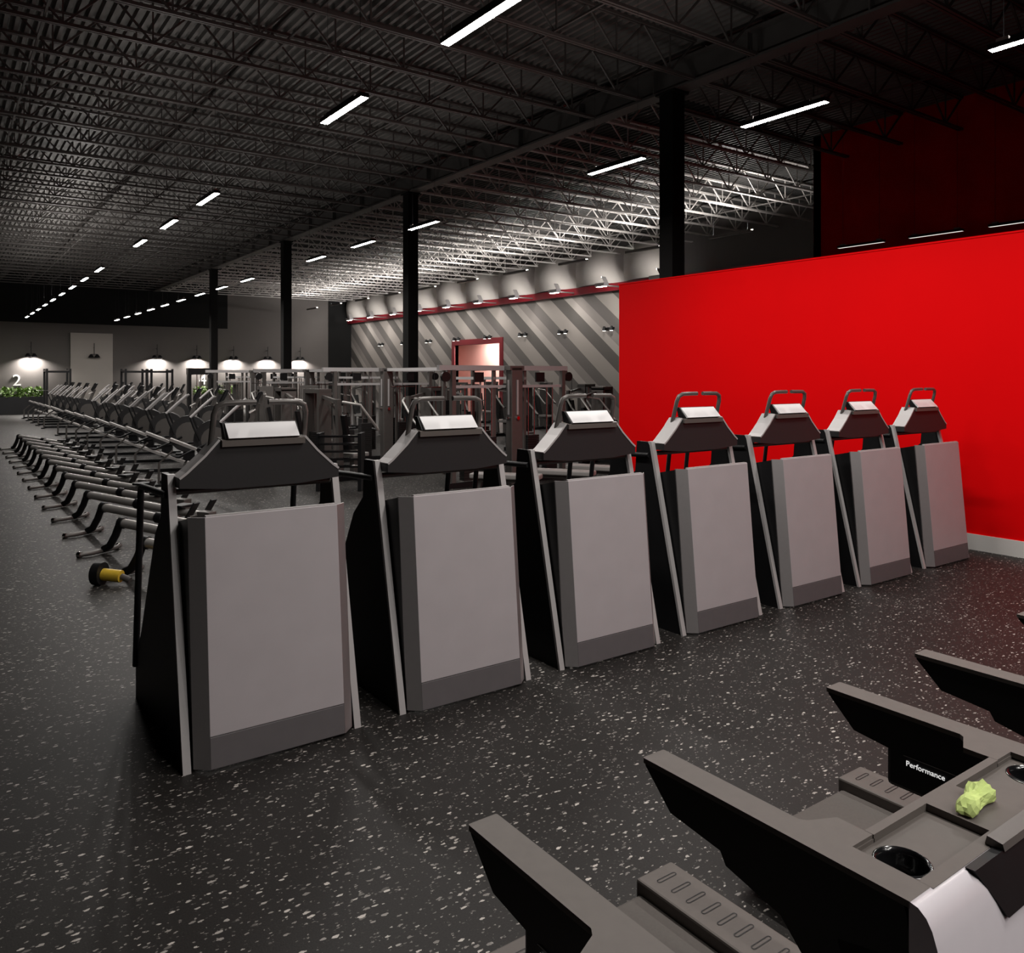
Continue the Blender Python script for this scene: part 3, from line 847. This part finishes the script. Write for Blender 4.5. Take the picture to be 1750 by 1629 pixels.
def make_cable():
    t = thing('cable_station', (0,0,0), '', 'cable machine', 'cable stations in a row')
    H = 2.16
    p = MB().box(-0.13,0.13,-1.16,-0.98,0,H).build('main_post', M['frame'], t, bevel=0.015)
    MB().box(-0.018,0.018,-1.175,-1.158,1.28,1.92).build('chrome_strip', M['edge'], p)
    MB().box(-0.148,-0.128,-1.088,-1.052,1.28,1.92).build('chrome_strip', M['edge'], p)
    MB().cyl((0,-1.20,1.22),(0,-1.16,1.22), 0.035, 12).build('adjust_knob', M['chrome'], p)
    MB().cyl((-0.17,-1.07,1.22),(-0.13,-1.07,1.22), 0.035, 12).build('adjust_knob', M['chrome'], p)
    MB().box(-0.16,0.16,-1.16,0.95,H-0.06,H+0.02).build('cap_beam', M['frame'], t)
    MB().bar((-1.55,0,H-0.02),(1.35,0,H-0.02), 0.09, 0.09).build('top_beam', M['edge'], t)
    MB().bar((-1.25,0,1.80),(1.25,0,1.80), 0.05, 0.05).build('cross_beam', M['edge'], t)
    MB().bar((-1.35,0,0.05),(1.35,0,0.05), 0.12, 0.09).build('base_beam', M['black'], t)
    for s in (-1, 1):
        MB().box(s*1.25-0.04,s*1.25+0.04,-0.05,0.05,0.05,H-0.06).build('side_post', M['frame'], t)
        for q in (0.42, 0.56, 0.86, 1.00):
            MB().cyl((s*q,0.0,0.09),(s*q,0.0,1.80), 0.013, 6).build('guide_rod', M['chrome'], t)
        for q, nn in ((0.49, 17), (0.93, 14)):
            mb = MB(); stack(mb, s*q, 0, 0.12, nn, 0.26, 0.16); mb.build('weight_stack', M['plate_iron'], t)
        MB().box(s*0.70-0.10,s*0.70+0.10,-0.02,0.02,1.88,2.06).build('shroud', M['black'], t)
        MB().cyl((s*1.40,-0.03,1.98),(s*1.40,0.03,1.98), 0.09, 14).build('pulley', M['black'], t)
        MB().bar((s*1.30,0,H-0.05),(s*1.40,0,1.98), 0.04, 0.06).build('pulley_bracket', M['frame'], t)
        MB().cyl((s*1.49,0,1.98),(s*1.49,0,1.25), 0.006, 5).build('cable', M['black'], t)
        MB().tube([(s*1.49,-0.07,1.12),(s*1.49,0,1.25),(s*1.49,0.07,1.12),(s*1.49,-0.07,1.12)], 0.012, 6).build('handle', M['chrome'], t)
        MB().box(s*1.1-0.15,s*1.1+0.15,-0.75,-0.45,0.42,0.50).build('seat_pad', M['pad'], t, bevel=0.02)
        MB().bar((s*1.1,-0.6,0.0),(s*1.1,-0.6,0.42), 0.08, 0.08).build('seat_post', M['frame'], t)
        for q in (-1, 1):
            MB().box(s*0.35-0.03, s*0.35+0.03, q*0.9-0.03, q*0.9+0.03, 0, H-0.06).build('outer_post', M['frame'], t)
        for q in (-0.62, -0.46, 0.46, 0.62):
            MB().cyl((s*0.35,q,0.09),(s*0.35,q,1.95), 0.013, 6).build('guide_rod', M['chrome'], t)
        for q in (-0.54, 0.54):
            mb = MB(); stack(mb, s*0.35, q, 0.12, 19, 0.16, 0.28); mb.build('weight_stack', M['plate_iron'], t)
        MB().bar((s*0.35,-0.93,1.95),(s*0.35,0.93,1.95), 0.05, 0.05).build('outer_rail', M['edge'], t)
        MB().bar((s*0.35,-0.93,H-0.03),(s*0.35,0.93,H-0.03), 0.06, 0.06).build('outer_beam', M['frame'], t)
    front = ('top_beam', 'cross_beam', 'base_beam', 'side_post', 'shroud', 'pulley', 'pulley_bracket', 'cable', 'handle', 'guide_rod', 'weight_stack')
    for ch in t.children:
        base = ch.name.split('.')[0]
        if base in front and not (base in ('guide_rod', 'weight_stack') and abs(ch.data.vertices[0].co.y) > 0.3):
            ch.location.y = -0.93          # the wide front frame stands in line with the main post
    return t
c0 = make_cable()
XC = 8.7
CY = [13.17, 18.37, 23.27, 28.17]
CL = ['nearest the red wall, its post standing before the striped wall', 'second from the right, just left of the doorway',
      'third from the right, behind the nearest stair climber handles', 'farthest left of the four, under the wall lamps']
for k, yy in enumerate(CY):
    o = c0 if k == 0 else copy_tree(c0)
    o.location = (XC, yy, 0)
    o['label'] = 'tall grey cable station ' + CL[k]
for k, (ya, yb) in enumerate(zip(CY[:-1], CY[1:])):
    t = thing('connecting_beam', (XC, ya, 0), 'long pull-up beam between the %s and %s cable stations from the right' % (ORD[k], ORD[k+1]), 'beam', 'beams joining the cable stations')
    MB().bar((0,0.96,2.14),(0,yb-ya-1.17,2.14), 0.09, 0.07).build('beam', M['edge'], t)
    L_ = yb-ya
    for q in (0.36, 0.64):
        MB().cyl((0,L_*q,2.1),(0,L_*q,1.75), 0.006, 5).build('cable', M['black'], t)
        MB().cyl((-0.3,L_*q,1.75),(0.3,L_*q,1.75), 0.014, 6).build('pull_bar', M['chrome'], t)

# ------------------------------------------------------------------ seated machines
def make_press():
    t = thing('chest_press_machine', (0,0,0), '', 'weight machine')
    MB().bar((-0.7,0,0.05),(0.7,0,0.05), 0.10, 0.09).build('base_beam', M['black'], t)
    MB().bar((0,-0.4,0.05),(0,0.5,0.05), 0.10, 0.09).build('base_beam', M['black'], t)
    MB().box(-0.19,0.19,-0.28,0.12,0.44,0.52).build('seat_pad', M['pad'], t, bevel=0.02)
    MB().bar((0,0.16,0.55),(0,0.30,1.25), 0.30, 0.07, up=(0,1,0)).build('back_pad', M['black'], t)
    MB().bar((0,0.28,0.05),(0,0.36,1.55), 0.08, 0.10, up=(0,1,0)).build('upright', M['frame'], t)
    MB().box(-0.06,0.06,-0.12,0.0,0.05,0.44).build('seat_post', M['frame'], t)
    tw = MB().box(0.46,0.52,0.10,0.42,0.05,1.70).box(0.86,0.92,0.10,0.42,0.05,1.70).box(0.46,0.92,0.10,0.42,1.66,1.74).build('stack_tower', M['frame'], t)
    mb = MB(); stack(mb, 0.69, 0.26, 0.10, 18, 0.28, 0.16); mb.build('weight_stack', M['plate_iron'], tw)
    for q in (0.60, 0.78):
        MB().cyl((q,0.26,0.1),(q,0.26,1.66), 0.012, 6).build('guide_rod', M['chrome'], tw)
    MB().bar((0,0.36,1.5),(0.6,0.30,1.62), 0.06, 0.06).build('link_beam', M['frame'], t)
    for s in (-1, 1):
        MB().tube([(s*0.12,0.36,1.50),(s*0.38,0.15,1.45),(s*0.42,-0.20,1.05),(s*0.40,-0.30,0.95)], 0.026, 8).build('press_arm', M['silver'], t)
        MB().cyl((s*0.40,-0.30,0.95),(s*0.22,-0.32,0.97), 0.02, 8).build('grip', M['black'], t)
    return t
p0 = make_press()
spots = [(8.6,15.5,0.3),(8.8,20.6,2.8),(8.5,25.4,0.2),(8.7,31.0,0.4),(6.5,14.4,1.9),(6.5,16.6,1.6),(6.7,18.9,1.4),(12.4,14.0,0.3),(12.6,17.2,0.5),(12.5,20.6,-0.2),
         (15.6,18.5,0.1),(15.4,22.0,0.3),(15.8,26.0,0.2),(13.0,24.5,2.9),(13.2,28.5,0.3),(18.6,24.0,0.4),(18.8,28.4,0.1)]
for k, (xx, yy, rz) in enumerate(spots):
    o = p0 if k == 0 else copy_tree(p0)
    o.location = (xx, yy, 0); o.rotation_euler = (0, 0, rz)
    where = ('among the cable stations, %s from the front' % ORD[[0,1,2,3].index(k)]) if k < 4 else \
            ('in front of the cable stations, %s from the front' % ORD[k-4]) if k < 7 else \
            ('between cable stations and striped wall, %s from the front' % ORD[k-7])
    tag(o, 'seated weight machine with stack tower ' + where, 'weight machine', 'seated weight machines')

# slatted storage rack seen right of the first console
t = thing('storage_rack', (5.75, 13.2, 0), 'black storage rack with stacked slats beside the first stair climber console', 'rack', rz=math.radians(-35))
for s in (-1, 1):
    MB().box(s*0.36-0.03, s*0.36+0.03, -0.2, 0.2, 0, 1.0).build('rack_post', M['black'], t)
for q in range(6):
    MB().bar((-0.34,-0.16,0.30+q*0.13),(0.34,-0.16,0.30+q*0.13), 0.14, 0.035).build('rack_slat', M['black_gloss'], t)

# flat benches near the end of the red wall
def make_bench():
    t = thing('weight_bench', (0,0,0), '', 'bench')
    MB().box(-0.14,0.14,-0.55,0.55,0.42,0.50).build('pad', M['pad'], t, bevel=0.02)
    MB().bar((0,-0.5,0.39),(0,0.5,0.39), 0.07, 0.06).build('spine', M['frame'], t)
    for s in (-1, 1):
        MB().bar((0,s*0.42,0.37),(0,s*0.48,0.03), 0.06, 0.06).build('leg', M['frame'], t)
        MB().box(-0.25,0.25,s*0.48-0.03,s*0.48+0.03,0,0.05).build('foot', M['black'], t)
    return t
b0 = make_bench()
for k, (xx, yy, rz) in enumerate(((9.0,10.1,0.5),(8.1,10.0,0.6),(7.1,10.1,0.7))):
    o = b0 if k == 0 else copy_tree(b0)
    o.location = (xx, yy, 0); o.rotation_euler = (0,0,rz)
    tag(o, 'pale padded bench seen under the third console, %s from the red wall' % ORD[k], 'bench', 'pale benches behind the stair climbers')

# ------------------------------------------------------------------ far end: racks, tower, planters, figures
def make_rack():
    t = thing('power_rack', (0,0,0), '', 'power rack')
    for sx in (-1, 1):
        for sy in (-1, 1):
            MB().box(sx*0.52-0.05, sx*0.52+0.05, sy*0.6-0.05, sy*0.6+0.05, 0, 2.35).build('rack_post', M['black'], t)
        MB().bar((sx*0.52,-0.6,2.25),(sx*0.52,0.6,2.25), 0.08, 0.08).build('side_beam', M['black'], t)
        MB().bar((sx*0.52,-0.6,0.05),(sx*0.52,0.6,0.05), 0.08, 0.08).build('foot_beam', M['black'], t)
    for sy in (-1, 1):
        MB().bar((-0.52,sy*0.6,2.20),(0.52,sy*0.6,2.20), 0.08, 0.10).build('cross_beam', M['black'], t)
    MB().cyl((-1.0,-0.7,1.25),(1.0,-0.7,1.25), 0.015, 8).build('barbell', M['chrome'], t)
    return t
k0 = make_rack()
for k, (xx, yy, lab) in enumerate(((5.05,47.4,'black power rack before the far wall, left of the beige panel'),
                                   (8.5,46.3,'black power rack just right of the beige wall panel'),
                                   (9.75,46.3,'black power rack right of its twin, under a wall lamp'))):
    o = k0 if k == 0 else copy_tree(k0)
    o.location = (xx, yy, 0)
    tag(o, lab, 'power rack', 'power racks at the far wall')
t = thing('pulldown_tower', (11.75, 46.0, 0), 'dark pulldown tower with chrome rods before the far wall', 'weight machine')
for s in (-1, 1):
    MB().box(s*0.55-0.09, s*0.55+0.09, -0.15, 0.15, 0, 2.3).build('tower_post', M['black'], t)
MB().box(-0.65,0.65,-0.2,0.2,2.05,2.4).build('tower_head', M['black'], t)
for q in (-0.15, 0.05):
    MB().cyl((q,-0.05,0.1),(q,-0.05,2.05), 0.03, 8).build('guide_rod', M['chrome'], t)
mb = MB(); stack(mb, -0.05, 0.05, 0.1, 20, 0.4, 0.2); mb.build('weight_stack', M['plate_iron'], t)

def leaves(n_, x0, x1, y0, y1, z0, z1, size, seed):
    r = random.Random(seed); mb = MB()
    for _ in range(n_):
        c = Vector((r.uniform(x0,x1), r.uniform(y0,y1), r.uniform(z0,z1)))
        a = Vector((r.uniform(-1,1), r.uniform(-1,1), r.uniform(-0.2,1))).normalized()*size*r.uniform(0.6,1.2)
        b = a.cross(Vector((r.uniform(-1,1), r.uniform(-1,1), r.uniform(-1,1)))).normalized()*size*0.4
        mb.add([c, c+a*0.5+b, c+a, c+a*0.5-b], [(0,1,2,3)])
    return mb
for k, (xa, xb, lab) in enumerate(((0.3, 4.55, 'long black planter of green leaves at the left edge below figure two'),
                                   (12.2, 14.4, 'black planter of green leaves below figure four, by the first cable posts'))):
    t = thing('planter', ((xa+xb)/2, 48.9, 0), lab, 'planter', 'planters along the far wall')
    w = (xb-xa)/2
    MB().box(-w, w, -0.3, 0.3, 0, 0.90).build('box', M['planter'], t)
    o = leaves(700 if k == 0 else 380, -w, w, -0.28, 0.28, 0.86, 1.30, 0.2, 5+k).build('foliage', M['leaf'], t)
    o['kind'] = 'stuff'
for ch, xx in (('1', 2.60), ('2', 3.45), ('4', 12.95)):
    me = text_mesh(ch, 0.85, 0.03)
    me.materials.clear(); me.materials.append(M['sign_white'])
    o = bpy.data.objects.new('wall_figure', me); COL.objects.link(o)
    o.location = (xx, Y1-0.04, 1.72); o.rotation_euler = (math.radians(90), 0, 0)
    tag(o, {'1': 'white figure one on the far wall, cut by the left edge', '2': 'white figure two on the far wall above the leafy planter',
            '4': 'white figure four on the far wall above the right planter'}[ch], 'sign', 'white figures on the far wall')
